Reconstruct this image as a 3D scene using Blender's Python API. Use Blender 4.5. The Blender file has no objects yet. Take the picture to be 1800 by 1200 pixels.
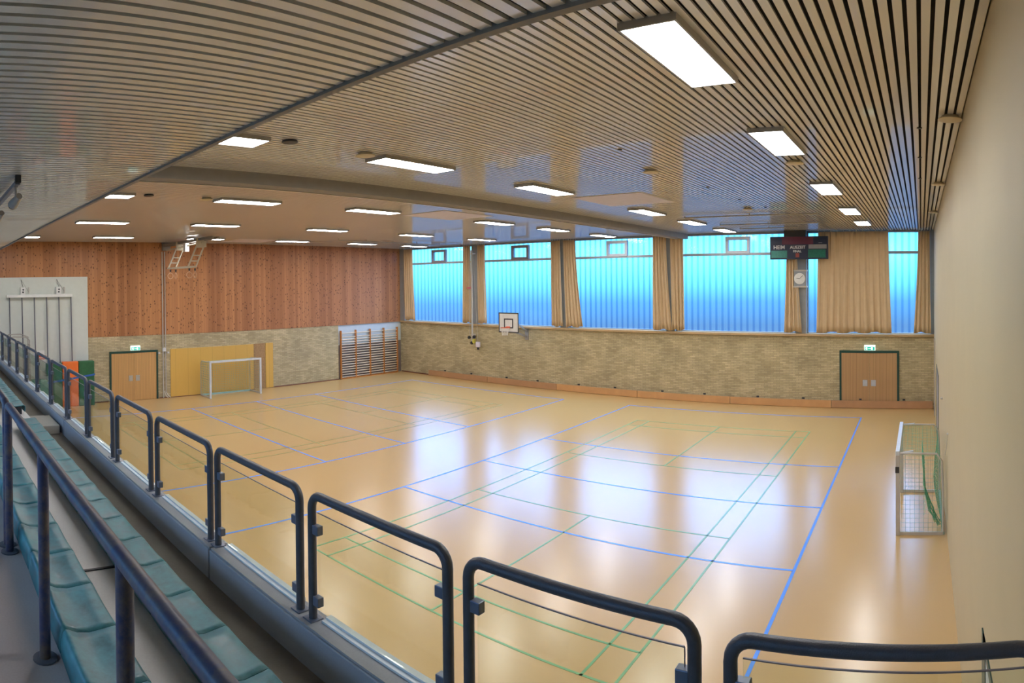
import bpy, math, random
from mathutils import Vector, Matrix
random.seed(7)
S = bpy.context.scene
C = S.collection

# ------------------------------------------------------------------ camera
# The photograph is a stitched phone panorama: a cylindrical projection of about 92 degrees.
F, XV, Y0, PIT, ROL, EYE = 1116.56, 1619.42, 505.53, 0.0125, -0.0022, 4.90
cd = bpy.data.cameras.new('camera')
cam = bpy.data.objects.new('camera', cd); C.objects.link(cam); S.camera = cam
cd.type = 'PANO'; cd.panorama_type = 'CENTRAL_CYLINDRICAL'
cd.central_cylindrical_range_u_min = -900.0 / F
cd.central_cylindrical_range_u_max = 900.0 / F
cd.central_cylindrical_range_v_min = -(1200 - Y0) / F
cd.central_cylindrical_range_v_max = Y0 / F
cd.central_cylindrical_radius = 1.0
cd.clip_start = 0.02; cd.clip_end = 300
yaw = -(900.0 - XV) / F
M = Matrix.Rotation(PIT, 4, 'X') @ Matrix.Rotation(ROL, 4, 'Y')
# rotate the small tilt, then the heading, then stand the camera upright
TILT = (Matrix.Rotation(ROL, 4, 'Y') @ Matrix.Rotation(PIT, 4, 'X')).inverted()
cam.matrix_world = Matrix.Translation((0, 0, EYE)) @ TILT @ Matrix.Rotation(yaw, 4, 'Z') @ Matrix.Rotation(math.pi / 2, 4, 'X')

# ------------------------------------------------------------------ world (dusk sky)
W = bpy.data.worlds.new('dusk_sky'); S.world = W; W.use_nodes = True
nt = W.node_tree; nt.nodes.clear()
tc = nt.nodes.new('ShaderNodeTexCoord'); sx = nt.nodes.new('ShaderNodeSeparateXYZ')
mr = nt.nodes.new('ShaderNodeMapRange'); mr.inputs[1].default_value = -0.11; mr.inputs[2].default_value = 0.50
cr = nt.nodes.new('ShaderNodeValToRGB'); bg = nt.nodes.new('ShaderNodeBackground'); wo = nt.nodes.new('ShaderNodeOutputWorld')
el = cr.color_ramp.elements
el[0].position = 0.0; el[0].color = (0.028, 0.085, 0.19, 1)
el[1].position = 1.0; el[1].color = (0.40, 0.60, 0.85, 1)
for p, c in ((0.065, (0.030, 0.095, 0.22, 1)), (0.125, (0.036, 0.165, 0.36, 1)), (0.18, (0.070, 0.37, 0.60, 1)), (0.246, (0.13, 0.58, 0.78, 1)), (0.41, (0.10, 0.32, 0.92, 1))):
    e = cr.color_ramp.elements.new(p); e.color = c
nt.links.new(tc.outputs['Generated'], sx.inputs[0]); nt.links.new(sx.outputs[2], mr.inputs[0])
nt.links.new(mr.outputs[0], cr.inputs[0]); nt.links.new(cr.outputs[0], bg.inputs[0]); nt.links.new(bg.outputs[0], wo.inputs[0])
# the open sky above the roofs and trees is brighter than the strip near the horizon
ms = nt.nodes.new('ShaderNodeMapRange'); ms.inputs[1].default_value = 0.08; ms.inputs[2].default_value = 0.22; ms.inputs[3].default_value = 3.0; ms.inputs[4].default_value = 9.0
nt.links.new(sx.outputs[2], ms.inputs[0]); nt.links.new(ms.outputs[0], bg.inputs[1])

# ------------------------------------------------------------------ view
S.view_settings.view_transform = 'Standard'; S.view_settings.look = 'None'
S.view_settings.gamma = 1.0; S.view_settings.use_curve_mapping = False
S.view_settings.exposure = 0.04
LAMP = 35.0
S.cycles.use_denoising = True
S.cycles.max_bounces = 10; S.cycles.diffuse_bounces = 5; S.cycles.glossy_bounces = 4; S.cycles.transparent_max_bounces = 16
S.cycles.sample_clamp_indirect = 6.0
S.cycles.caustics_reflective = False; S.cycles.caustics_refractive = False

# ------------------------------------------------------------------ room measures (metres)
L, R, D, ZC = -25.9, 0.486, 24.2, 6.80     # wood wall, beige wall, window wall, ceiling
YE, ZE = 2.33, 6.08                        # edge and height of the lower ceiling over the stand
YB = -3.2                                  # back wall behind the stand

# ------------------------------------------------------------------ mesh helpers
class MB:
    def __init__(s): s.v = []; s.f = []
    def quadmesh(s, vs, fs):
        n = len(s.v); s.v += [tuple(v) for v in vs]; s.f += [tuple(i + n for i in f) for f in fs]; return s
    def box(s, x0, y0, z0, x1, y1, z1):
        x0, x1 = sorted((x0, x1)); y0, y1 = sorted((y0, y1)); z0, z1 = sorted((z0, z1))
        return s.quadmesh([(x0,y0,z0),(x1,y0,z0),(x1,y1,z0),(x0,y1,z0),(x0,y0,z1),(x1,y0,z1),(x1,y1,z1),(x0,y1,z1)],
            [(0,3,2,1),(4,5,6,7),(0,1,5,4),(1,2,6,5),(2,3,7,6),(3,0,4,7)])
    def bar(s, a, b, w, t, up=(0,0,1)):
        a, b = Vector(a), Vector(b); d = (b - a).normalized(); u = Vector(up)
        if abs(d.dot(u)) > .98: u = Vector((1,0,0))
        sd = d.cross(u).normalized(); u = sd.cross(d)
        vs = [p + sd*i*w/2 + u*j*t/2 for p in (a, b) for i, j in ((-1,-1),(1,-1),(1,1),(-1,1))]
        return s.quadmesh(vs, [(0,1,2,3),(7,6,5,4),(0,4,5,1),(1,5,6,2),(2,6,7,3),(3,7,4,0)])
    def tube(s, pts, r, n=10, closed=False):
        pts = [Vector(p) for p in pts]; m = len(pts); rings = []; u = None
        for i, p in enumerate(pts):
            if closed: d = (pts[(i+1) % m] - pts[i-1]).normalized()
            else: d = (pts[min(i+1, m-1)] - pts[max(i-1, 0)]).normalized()
            if u is None:
                u = Vector((0,0,1)) if abs(d.z) < .9 else Vector((1,0,0))
            u = (u - d*u.dot(d)).normalized(); w = d.cross(u)
            rr = r[i] if isinstance(r, (list, tuple)) else r
            rings.append([p + (u*math.cos(2*math.pi*k/n) + w*math.sin(2*math.pi*k/n))*rr for k in range(n)])
        vs = [v for rg in rings for v in rg]; fs = []
        for i in range(m if closed else m-1):
            j = (i+1) % m
            for k in range(n): fs.append((i*n+k, i*n+(k+1)%n, j*n+(k+1)%n, j*n+k))
        if not closed:
            fs.append(tuple(reversed(range(n)))); fs.append(tuple((m-1)*n+k for k in range(n)))
        return s.quadmesh(vs, fs)
    def lathe(s, prof, c, n=24, axis='Z'):
        vs = []; fs = []; m = len(prof)
        for r, h in prof:
            for k in range(n):
                a = 2*math.pi*k/n; x, y = r*math.cos(a), r*math.sin(a)
                vs.append({'Z':(c[0]+x, c[1]+y, c[2]+h), 'Y':(c[0]+x, c[1]+h, c[2]+y), 'X':(c[0]+h, c[1]+x, c[2]+y)}[axis])
        for i in range(m-1):
            for k in range(n): fs.append((i*n+k, i*n+(k+1)%n, (i+1)*n+(k+1)%n, (i+1)*n+k))
        fs.append(tuple(range(n))); fs.append(tuple((m-1)*n+k for k in range(n)))
        return s.quadmesh(vs, fs)
    def build(s, name, mat, parent=None, bevel=0, smooth=False, seg=2):
        off = Vector((0,0,0)); p = parent
        while p is not None: off += Vector(p.location); p = p.parent
        me = bpy.data.meshes.new(name)
        me.from_pydata([tuple(Vector(v) - off) for v in s.v], [], s.f); me.update()
        import bmesh
        bm = bmesh.new(); bm.from_mesh(me); bmesh.ops.recalc_face_normals(bm, faces=bm.faces); bm.to_mesh(me); bm.free()
        o = bpy.data.objects.new(name, me); C.objects.link(o)
        if parent is not None: o.parent = parent
        if mat is not None: me.materials.append(mat)
        if smooth:
            for p in me.polygons: p.use_smooth = True
            md = o.modifiers.new('es', 'EDGE_SPLIT'); md.split_angle = math.radians(40)
        if bevel:
            b = o.modifiers.new('bv', 'BEVEL'); b.width = bevel; b.segments = seg; b.limit_method = 'ANGLE'
        return o

def tag(o, label, cat, group=None, kind=None):
    o['label'] = label; o['category'] = cat
    if group: o['group'] = group
    if kind: o['kind'] = kind
    return o
def thing(name, label, cat, loc=(0,0,0), group=None, kind=None):
    o = bpy.data.objects.new(name, None); C.objects.link(o); o.location = loc; o.empty_display_size = .1
    return tag(o, label, cat, group, kind)
def struct(o, label, cat): return tag(o, label, cat, kind='structure')
def copy_tree(o, parent=None):
    c = o.copy(); C.objects.link(c)
    if parent is not None: c.parent = parent
    for ch in list(o.children): copy_tree(ch, c)
    return c

# ------------------------------------------------------------------ materials
def new_mat(name):
    m = bpy.data.materials.new(name); m.use_nodes = True; t = m.node_tree; t.nodes.clear()
    o = t.nodes.new('ShaderNodeOutputMaterial'); b = t.nodes.new('ShaderNodeBsdfPrincipled'); t.links.new(b.outputs[0], o.inputs[0])
    return m, t, b, o
def N(t, kind, **kw):
    n = t.nodes.new('ShaderNode' + kind)
    for k, v in kw.items(): setattr(n, k, v)
    return n
def math_n(t, op, a, b=None):
    n = N(t, 'Math', operation=op)
    for i, x in enumerate((a, b)):
        if x is None: continue
        if isinstance(x, (int, float)): n.inputs[i].default_value = x
        else: t.links.new(x, n.inputs[i])
    return n.outputs[0]
def mixc(t, fac, a, b, blend='MIX'):
    n = N(t, 'Mix', data_type='RGBA', blend_type=blend)
    for i, x in ((0, fac), (6, a), (7, b)):
        if isinstance(x, (int, float)): n.inputs[i].default_value = x
        elif isinstance(x, tuple): n.inputs[i].default_value = (*x[:3], 1)
        else: t.links.new(x, n.inputs[i])
    return n.outputs[2]
def mat(name, col, rough=.5, metal=0, spec=.5, var=.12, scale=6, bump=0, bscale=60, coat=0):
    m, t, b, o = new_mat(name)
    co = N(t, 'TexCoord').outputs['Object']
    nz = N(t, 'TexNoise'); nz.inputs['Scale'].default_value = scale; nz.inputs['Detail'].default_value = 4; t.links.new(co, nz.inputs['Vector'])
    c1 = tuple(x*(1-var) for x in col); c2 = tuple(min(1, x*(1+var)) for x in col)
    t.links.new(mixc(t, nz.outputs[0], c1, c2), b.inputs['Base Color'])
    b.inputs['Roughness'].default_value = rough; b.inputs['Metallic'].default_value = metal
    b.inputs['Specular IOR Level'].default_value = spec; b.inputs['Coat Weight'].default_value = coat
    if bump:
        n2 = N(t, 'TexNoise'); n2.inputs['Scale'].default_value = bscale; n2.inputs['Detail'].default_value = 3; t.links.new(co, n2.inputs['Vector'])
        bp = N(t, 'Bump'); bp.inputs['Strength'].default_value = bump; bp.inputs['Distance'].default_value = .01
        t.links.new(n2.outputs[0], bp.inputs['Height']); t.links.new(bp.outputs[0], b.inputs['Normal'])
    return m
def emit(name, col, st):
    m, t, b, o = new_mat(name); b.inputs['Base Color'].default_value = (*col, 1)
    b.inputs['Emission Color'].default_value = (*col, 1); b.inputs['Emission Strength'].default_value = st
    return m

def floor_mat():
    m, t, b, o = new_mat('sports_floor')
    co = N(t, 'TexCoord').outputs['Object']
    nz = N(t, 'TexNoise'); nz.inputs['Scale'].default_value = .35; nz.inputs['Detail'].default_value = 5; t.links.new(co, nz.inputs['Vector'])
    n2 = N(t, 'TexNoise'); n2.inputs['Scale'].default_value = 30; n2.inputs['Detail'].default_value = 6; t.links.new(co, n2.inputs['Vector'])
    c = mixc(t, nz.outputs[0], (.555, .37, .155), (.61, .41, .18))
    c = mixc(t, n2.outputs[0], c, (.57, .385, .165))
    t.links.new(c, b.inputs['Base Color'])
    b.inputs['Roughness'].default_value = .235; b.inputs['Specular IOR Level'].default_value = 1.0
    bp = N(t, 'Bump'); bp.inputs['Strength'].default_value = .02; bp.inputs['Distance'].default_value = .02
    t.links.new(nz.outputs[0], bp.inputs['Height']); t.links.new(bp.outputs[0], b.inputs['Normal'])
    return m
def brick_mat(axis):
    m, t, b, o = new_mat('yellow_brick_' + axis)
    sp = N(t, 'SeparateXYZ'); t.links.new(N(t, 'TexCoord').outputs['Object'], sp.inputs[0])
    cb = N(t, 'CombineXYZ'); t.links.new(sp.outputs[0 if axis == 'x' else 1], cb.inputs[0]); t.links.new(sp.outputs[2], cb.inputs[1])
    br = N(t, 'TexBrick'); t.links.new(cb.outputs[0], br.inputs['Vector'])
    br.inputs['Scale'].default_value = 1; br.inputs['Brick Width'].default_value = .25; br.inputs['Row Height'].default_value = .066
    br.inputs['Mortar Size'].default_value = .009; br.inputs['Mortar Smooth'].default_value = .3; br.inputs['Bias'].default_value = -.1
    br.inputs['Color1'].default_value = (.60, .51, .305, 1); br.inputs['Color2'].default_value = (.43, .35, .20, 1)
    br.inputs['Mortar'].default_value = (.36, .31, .20, 1)
    nz = N(t, 'TexNoise'); nz.inputs['Scale'].default_value = .9; nz.inputs['Detail'].default_value = 8; nz.inputs['Roughness'].default_value = .65
    t.links.new(cb.outputs[0], nz.inputs['Vector'])
    rp = N(t, 'MapRange'); rp.inputs[1].default_value = .35; rp.inputs[2].default_value = .7; rp.inputs[3].default_value = .78; rp.inputs[4].default_value = 1.12
    t.links.new(nz.outputs[0], rp.inputs[0])
    v = N(t, 'VectorMath', operation='SCALE'); t.links.new(br.outputs[0], v.inputs[0]); t.links.new(rp.outputs[0], v.inputs['Scale'])
    t.links.new(v.outputs[0], b.inputs['Base Color']); b.inputs['Roughness'].default_value = .85
    bp = N(t, 'Bump', invert=True); bp.inputs['Strength'].default_value = .5; bp.inputs['Distance'].default_value = .01
    t.links.new(br.outputs['Fac'], bp.inputs['Height']); t.links.new(bp.outputs[0], b.inputs['Normal'])
    return m
def plank_mat(name, axis, w, ca, cb_, cc, knots=True, groove=.05, rough=.45, kcol=(.09, .03, .012)):
    m, t, b, o = new_mat(name)
    sp = N(t, 'SeparateXYZ'); t.links.new(N(t, 'TexCoord').outputs['Object'], sp.inputs[0])
    a = sp.outputs[0 if axis == 'x' else 1]; z = sp.outputs[2]
    u = math_n(t, 'DIVIDE', a, w); idn = math_n(t, 'FLOOR', u)
    wn = N(t, 'TexWhiteNoise', noise_dimensions='1D'); t.links.new(idn, wn.inputs['W'])
    grp = N(t, 'TexWhiteNoise', noise_dimensions='1D'); t.links.new(math_n(t, 'FLOOR', math_n(t, 'DIVIDE', a, w*5.3)), grp.inputs['W'])
    tone = math_n(t, 'ADD', math_n(t, 'MULTIPLY', wn.outputs[0], .6), math_n(t, 'MULTIPLY', grp.outputs[0], .4))
    gr = N(t, 'CombineXYZ'); t.links.new(math_n(t, 'MULTIPLY', a, 55), gr.inputs[0])
    t.links.new(math_n(t, 'ADD', math_n(t, 'MULTIPLY', z, 1.6), math_n(t, 'MULTIPLY', wn.outputs[0], 40)), gr.inputs[1])
    nz = N(t, 'TexNoise'); nz.inputs['Scale'].default_value = 1; nz.inputs['Detail'].default_value = 4; t.links.new(gr.outputs[0], nz.inputs['Vector'])
    c = mixc(t, tone, ca, cb_)
    c = mixc(t, math_n(t, 'MULTIPLY', nz.outputs[0], .55), c, cc)
    if knots:
        kv = N(t, 'CombineXYZ'); t.links.new(math_n(t, 'DIVIDE', a, .095), kv.inputs[0])
        t.links.new(math_n(t, 'ADD', math_n(t, 'DIVIDE', z, .13), math_n(t, 'MULTIPLY', wn.outputs[0], 17)), kv.inputs[1])
        vo = N(t, 'TexVoronoi'); vo.inputs['Scale'].default_value = 1; t.links.new(kv.outputs[0], vo.inputs['Vector'])
        mk = N(t, 'MapRange'); mk.inputs[1].default_value = .18; mk.inputs[2].default_value = .36; mk.inputs[3].default_value = 1; mk.inputs[4].default_value = 0
        t.links.new(vo.outputs['Distance'], mk.inputs[0])
        sel = math_n(t, 'GREATER_THAN', N(t, 'SeparateColor').outputs[0], .5)
        sc = sel.node.inputs[0].links[0].from_node; t.links.new(vo.outputs['Color'], sc.inputs[0])
        c = mixc(t, math_n(t, 'MULTIPLY', math_n(t, 'MULTIPLY', mk.outputs[0], sel), .85), c, kcol)
    g = math_n(t, 'LESS_THAN', math_n(t, 'FRACT', u), groove)
    c = mixc(t, math_n(t, 'MULTIPLY', g, .6), c, tuple(x*.3 for x in cc))
    t.links.new(c, b.inputs['Base Color']); b.inputs['Roughness'].default_value = rough
    bp = N(t, 'Bump', invert=True); bp.inputs['Strength'].default_value = .4; bp.inputs['Distance'].default_value = .005
    t.links.new(g, bp.inputs['Height']); t.links.new(bp.outputs[0], b.inputs['Normal'])
    return m
def pane_mat():
    m = bpy.data.materials.new('profiled_glass'); m.use_nodes = True; t = m.node_tree; t.nodes.clear()
    o = N(t, 'OutputMaterial'); sp = N(t, 'SeparateXYZ'); t.links.new(N(t, 'TexCoord').outputs['Object'], sp.inputs[0])
    u = math_n(t, 'DIVIDE', sp.outputs[0], .26)
    tri = math_n(t, 'PINGPONG', u, .5)
    nz = N(t, 'TexNoise', noise_dimensions='1D'); nz.inputs['Scale'].default_value = 9; t.links.new(sp.outputs[0], nz.inputs['W'])
    f = N(t, 'MapRange', interpolation_type='SMOOTHSTEP'); f.inputs[1].default_value = .05; f.inputs[2].default_value = .30; t.links.new(tri, f.inputs[0])
    c = mixc(t, f.outputs[0], (.45, .66, .88), (.97, 1, 1))
    c = mixc(t, math_n(t, 'MULTIPLY', nz.outputs[0], .35), c, (.72, .86, .95))
    tr = N(t, 'BsdfTransparent'); tl = N(t, 'BsdfTranslucent'); gl = N(t, 'BsdfGlossy'); gl.inputs['Roughness'].default_value = .15
    t.links.new(c, tr.inputs[0]); t.links.new(c, tl.inputs[0])
    m1 = N(t, 'MixShader'); m1.inputs[0].default_value = .06; t.links.new(tr.outputs[0], m1.inputs[1]); t.links.new(tl.outputs[0], m1.inputs[2])
    m2 = N(t, 'MixShader'); m2.inputs[0].default_value = .05; t.links.new(m1.outputs[0], m2.inputs[1]); t.links.new(gl.outputs[0], m2.inputs[2])
    t.links.new(m2.outputs[0], o.inputs[0]); return m
def glass_mat():
    m = bpy.data.materials.new('clear_glass'); m.use_nodes = True; t = m.node_tree; t.nodes.clear()
    o = N(t, 'OutputMaterial'); tr = N(t, 'BsdfTransparent'); gl = N(t, 'BsdfGlossy'); gl.inputs['Roughness'].default_value = .03
    tr.inputs[0].default_value = (.95, .968, .915, 1)
    lw = N(t, 'LayerWeight'); lw.inputs[0].default_value = .5
    fr = math_n(t, 'ADD', math_n(t, 'MULTIPLY', math_n(t, 'POWER', lw.outputs['Facing'], 5), .5), .03)
    mx = N(t, 'MixShader'); t.links.new(fr, mx.inputs[0]); t.links.new(tr.outputs[0], mx.inputs[1]); t.links.new(gl.outputs[0], mx.inputs[2])
    t.links.new(mx.outputs[0], o.inputs[0]); return m
def curtain_mat():
    m, t, b, o = new_mat('tan_curtain_cloth')
    co = N(t, 'TexCoord').outputs['Object']
    nz = N(t, 'TexNoise'); nz.inputs['Scale'].default_value = 4; nz.inputs['Detail'].default_value = 6; t.links.new(co, nz.inputs['Vector'])
    t.links.new(mixc(t, nz.outputs[0], (.55, .405, .25), (.64, .48, .305)), b.inputs['Base Color'])
    b.inputs['Roughness'].default_value = .9; b.inputs['Specular IOR Level'].default_value = .15
    return m
def seat_mat():
    m, t, b, o = new_mat('teal_seat_plastic')
    co = N(t, 'TexCoord').outputs['Object']
    oi = N(t, 'ObjectInfo')
    ad = N(t, 'VectorMath', operation='ADD'); t.links.new(co, ad.inputs[0]); t.links.new(oi.outputs['Location'], ad.inputs[1])
    nz = N(t, 'TexNoise'); nz.inputs['Scale'].default_value = 7; nz.inputs['Detail'].default_value = 9; nz.inputs['Roughness'].default_value = .7
    t.links.new(ad.outputs[0], nz.inputs['Vector'])
    f = N(t, 'MapRange'); f.inputs[1].default_value = .35; f.inputs[2].default_value = .72; t.links.new(nz.outputs[0], f.inputs[0])
    t.links.new(mixc(t, f.outputs[0], (.010, .10, .125), (.075, .29, .33)), b.inputs['Base Color'])
    t.links.new(math_n(t, 'ADD', math_n(t, 'MULTIPLY', f.outputs[0], .25), .33), b.inputs['Roughness'])
    return m
def concrete_mat(name, a, b2, rough=.75):
    m, t, b, o = new_mat(name)
    co = N(t, 'TexCoord').outputs['Object']
    nz = N(t, 'TexNoise'); nz.inputs['Scale'].default_value = 1.6; nz.inputs['Detail'].default_value = 9; nz.inputs['Roughness'].default_value = .65; t.links.new(co, nz.inputs['Vector'])
    n2 = N(t, 'TexNoise'); n2.inputs['Scale'].default_value = 90; n2.inputs['Detail'].default_value = 4; t.links.new(co, n2.inputs['Vector'])
    c = mixc(t, nz.outputs[0], a, b2); c = mixc(t, math_n(t, 'MULTIPLY', n2.outputs[0], .4), c, tuple(x*.6 for x in a))
    t.links.new(c, b.inputs['Base Color']); b.inputs['Roughness'].default_value = rough
    bp = N(t, 'Bump'); bp.inputs['Strength'].default_value = .15; bp.inputs['Distance'].default_value = .004
    t.links.new(n2.outputs[0], bp.inputs['Height']); t.links.new(bp.outputs[0], b.inputs['Normal'])
    return m

m_floor = floor_mat()
m_brick_x, m_brick_y = brick_mat('x'), brick_mat('y')
m_wood = plank_mat('knotty_pine', 'y', .13, (.28, .105, .036), (.60, .28, .11), (.42, .175, .065))
m_door = plank_mat('door_slats', 'y', .055, (.62, .36, .13), (.68, .40, .15), (.54, .29, .09), knots=False, groove=.28)
m_door_x = plank_mat('door_slats_x', 'x', .055, (.50, .30, .14), (.55, .34, .16), (.44, .25, .11), knots=False, groove=.28)
m_yellow = plank_mat('yellow_boards', 'y', .6, (.70, .44, .10), (.66, .41, .10), (.60, .36, .08), knots=False, groove=.012, rough=.35)
m_plank_a = mat('orange_bench_wood', (.60, .33, .14), .4, var=.15, scale=3)
m_plank_b = mat('brown_bench_wood', (.47, .26, .13), .4, var=.15, scale=3)
m_barwood = mat('wall_bar_wood', (.50, .19, .045), .4)
m_rung = mat('rung_wood', (.72, .62, .48), .45)
m_beige = mat('beige_plaster', (.55, .465, .28), .55, var=.05, scale=1.5, bump=.25, bscale=220)
m_pale = mat('pale_grey_panel', (.58, .61, .56), .6, var=.05)
m_bluewhite = mat('pale_blue_panel', (.55, .63, .68), .5, var=.04)
m_slat = mat('ceiling_slat_paint', (.74, .72, .69), .24, spec=.8, var=.04, scale=.8, coat=.6)
m_black = mat('dark_void', (.040, .034, .032), .9)
m_beam = mat('beam_grey', (.27, .255, .24), .7)
m_trackwhite = mat('cream_track', (.56, .53, .48), .4)
m_sill = mat('sill_board', (.52, .37, .20), .4)
m_col = mat('grey_steel_column', (.27, .28, .29), .6)
m_winframe = mat('grey_window_frame', (.30, .32, .35), .5)
m_ventframe = mat('dark_vent_frame', (.16, .14, .15), .5)
m_green = mat('dark_green_frame', (.008, .05, .035), .4)
m_steel = mat('brushed_steel', (.55, .56, .56), .3, metal=.9)
m_alu = mat('grey_lamp_housing', (.38, .36, .33), .4, metal=.4)
m_pane = pane_mat(); m_glass = glass_mat(); m_curt = curtain_mat(); m_seat = seat_mat()
m_rail = mat('dark_slate_rail_paint', (.072, .074, .088), .40, spec=.5, var=.25, scale=25, bump=.2, bscale=150)
m_blue, _t, _b, _o = new_mat('worn_blue_rail_paint')
_n = N(_t, 'TexNoise'); _n.inputs['Scale'].default_value = 9; _n.inputs['Detail'].default_value = 9; _n.inputs['Roughness'].default_value = .75
_t.links.new(N(_t, 'TexCoord').outputs['Object'], _n.inputs['Vector'])
_r = N(_t, 'MapRange'); _r.inputs[1].default_value = .42; _r.inputs[2].default_value = .62; _t.links.new(_n.outputs[0], _r.inputs[0])
_t.links.new(mixc(_t, _r.outputs[0], (.036, .046, .115), (.13, .105, .10)), _b.inputs['Base Color']); _b.inputs['Roughness'].default_value = .42
m_clamp = mat('grey_clamp', (.14, .16, .22), .35, metal=.3)
m_rubber = mat('black_rubber', (.01, .01, .01), .7)
m_kerb = concrete_mat('blue_grey_painted_concrete', (.27, .30, .36), (.37, .40, .46), .6)
m_kerbtop = concrete_mat('kerb_top_concrete', (.30, .30, .31), (.42, .42, .42))
m_tread = concrete_mat('pale_tread_concrete', (.66, .65, .64), (.78, .77, .76))
m_walk = concrete_mat('walkway_concrete', (.15, .13, .11), (.29, .26, .23))
m_plat = concrete_mat('platform_concrete', (.46, .44, .48), (.60, .58, .62))
m_chan = mat('pale_channel', (.62, .66, .66), .4)
m_lamp = emit('lamp_diffuser', (.98, .98, 1.0), LAMP)
m_white = mat('white_paint', (.72, .72, .70), .4)
m_goal = mat('goal_white', (.62, .66, .68), .4)
m_goalgrey = mat('goal_tube_grey', (.56, .54, .50), .4, metal=.3)
m_net = mat('green_net', (.12, .42, .26), .8)
m_netpale = mat('pale_green_net', (.34, .46, .33), .8)
m_netgrey = mat('grey_net', (.33, .35, .33), .8)
m_blueline = mat('blue_line_tape', (.09, .31, 1.0), .3, var=.02)
m_greenline = mat('green_line_tape', (.18, .42, .19), .3, var=.05)
m_olive = mat('olive_line_tape', (.27, .29, .09), .3, var=.05)
m_darkred = mat('dark_red_skirting', (.16, .05, .03), .6)
m_matgreen = mat('green_mat_vinyl', (.02, .12, .045), .45, var=.3)
m_matorange = mat('orange_mat_vinyl', (.85, .18, .03), .45)
m_matred = mat('red_mat_vinyl', (.45, .05, .03), .45)
m_teal = mat('teal_mat_vinyl', (.05, .20, .15), .5, var=.3)
m_strap = mat('blue_strap', (.03, .12, .45), .6)
m_disc = mat('cream_disc', (.62, .53, .36), .4)
m_dark = mat('dark_plastic', (.03, .03, .035), .5)
m_red = mat('orange_red_metal', (.75, .14, .06), .4)
m_board = mat('scoreboard_black', (.012, .015, .04), .3)
m_sred = mat('scoreboard_red_window', (.10, .012, .03), .25)
m_sgreen = mat('scoreboard_green_window', (.01, .13, .085), .3, var=.4, scale=15)
m_sgreen2 = mat('scoreboard_teal_window', (.04, .22, .18), .3, var=.4, scale=15)
m_sgrey = mat('scoreboard_grey_strip', (.25, .25, .27), .4)
m_lav = mat('hatch_white', (.68, .64, .76), .5)
m_exit = emit('exit_green', (.0, .36, .27), .9)
m_exitw = emit('exit_white', (.85, 1, .95), .9)
m_conduit = mat('grey_conduit', (.50, .47, .42), .5)
m_frame = mat('cream_steel', (.52, .47, .36), .45)
m_ring = mat('pale_ring_wood', (.60, .36, .22), .4)

# ------------------------------------------------------------------ room shell
fl = struct(MB().box(L-.3, YB-.3, -.2, R+.3, D+.3, 0).build('floor', m_floor), 'glossy tan sports floor with blue and green court lines', 'floor')
def seg(mb, x0, y0, x1, y1, w):
    h = w/2
    if abs(x1-x0) > abs(y1-y0): mb.box(min(x0,x1)-h, y0-h, .0005, max(x0,x1)+h, y0+h, .003)
    else: mb.box(x0-h, min(y0,y1)-h, .0005, x0+h, max(y0,y1)+h, .003)
def volleyball(xs, yc):
    m = MB(); a, b = xs-9, xs
    seg(m, a, yc-9, a, yc+9, .055); seg(m, b, yc-9, b, yc+9, .055)
    for d in (-9, -3, 0, 3, 9): seg(m, a+.04, yc+d, b-.04, yc+d, .055)
    m.build('court_lines', m_blueline, fl)['label'] = 'blue volleyball court lines'
def badminton(cx, yc, mt, lb):
    m = MB()
    for x in (-3.05, -2.59, 2.59, 3.05): seg(m, cx+x, yc-6.7, cx+x, yc+6.7, .04)
    for y in (-6.7, -5.94, -1.98, 1.98, 5.94, 6.7): seg(m, cx-3.03, yc+y, cx+3.03, yc+y, .04)
    seg(m, cx, yc-6.68, cx, yc-2, .04); seg(m, cx, yc+2, cx, yc+6.68, .04)
    m.build('court_lines', mt, fl)['label'] = lb
volleyball(-2.145, 13.45); volleyball(-14.135, 13.32)
badminton(-6.645, 13.45, m_greenline, 'green badminton court lines'); badminton(-18.635, 13.32, m_olive, 'olive green badminton court lines')

struct(MB().box(R, YB, -.2, R+.3, D+.3, ZC+.3).build('wall_right', m_beige), 'plain beige plastered side wall', 'wall')
# wood wall: brick below, pine boards above, a pale recess near the stand
wl = MB().box(L-.3, YB, -.2, L, D+.3, 0).box(L-.3, 6.83, 0, L, 19.78, 2.78).build('wall_left', m_brick_y)
struct(wl, 'end wall of yellow brick below and knotty pine boards above', 'wall')
MB().box(L-.3, 6.83, 2.78, L+.02, D, ZC+.2).box(L-.3, YB, 5.33, L+.02, 6.83, ZC+.2).build('cladding', m_wood, wl)['label'] = 'vertical knotty pine boards'
MB().box(L-.3, YB, 0, L+.04, 6.83, 5.33).build('panel', m_pale, wl)['label'] = 'pale grey painted panel'
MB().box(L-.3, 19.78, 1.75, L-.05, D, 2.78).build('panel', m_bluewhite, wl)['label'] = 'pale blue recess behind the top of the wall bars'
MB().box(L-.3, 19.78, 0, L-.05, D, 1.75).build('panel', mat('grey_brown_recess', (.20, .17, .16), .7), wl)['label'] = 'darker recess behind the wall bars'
struct(MB().box(L, 6.83, 0, L+.02, 7.7, .04).box(L, 10.02, 0, L+.02, 10.5, .04).box(L, 15.9, 0, L+.02, 19.78, .04).build('baseboard_left', m_darkred), 'thin dark red skirting strip', 'skirting')
struct(MB().box(-25.88, D-.02, 0, -23.7, D, .05).build('baseboard_back', m_darkred), 'thin dark red skirting strip under the windows', 'skirting')
wb = struct(MB().box(L-.3, D, -.2, R+.3, D+.3, 2.74).build('wall_back', m_brick_x), 'long yellow brick wall under the windows', 'wall')
struct(MB().box(L, D-.12, 2.74, R, D+.3, 2.84).build('trim_1', m_sill, bevel=.01), 'light wooden sill along the foot of the windows', 'sill')
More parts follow.
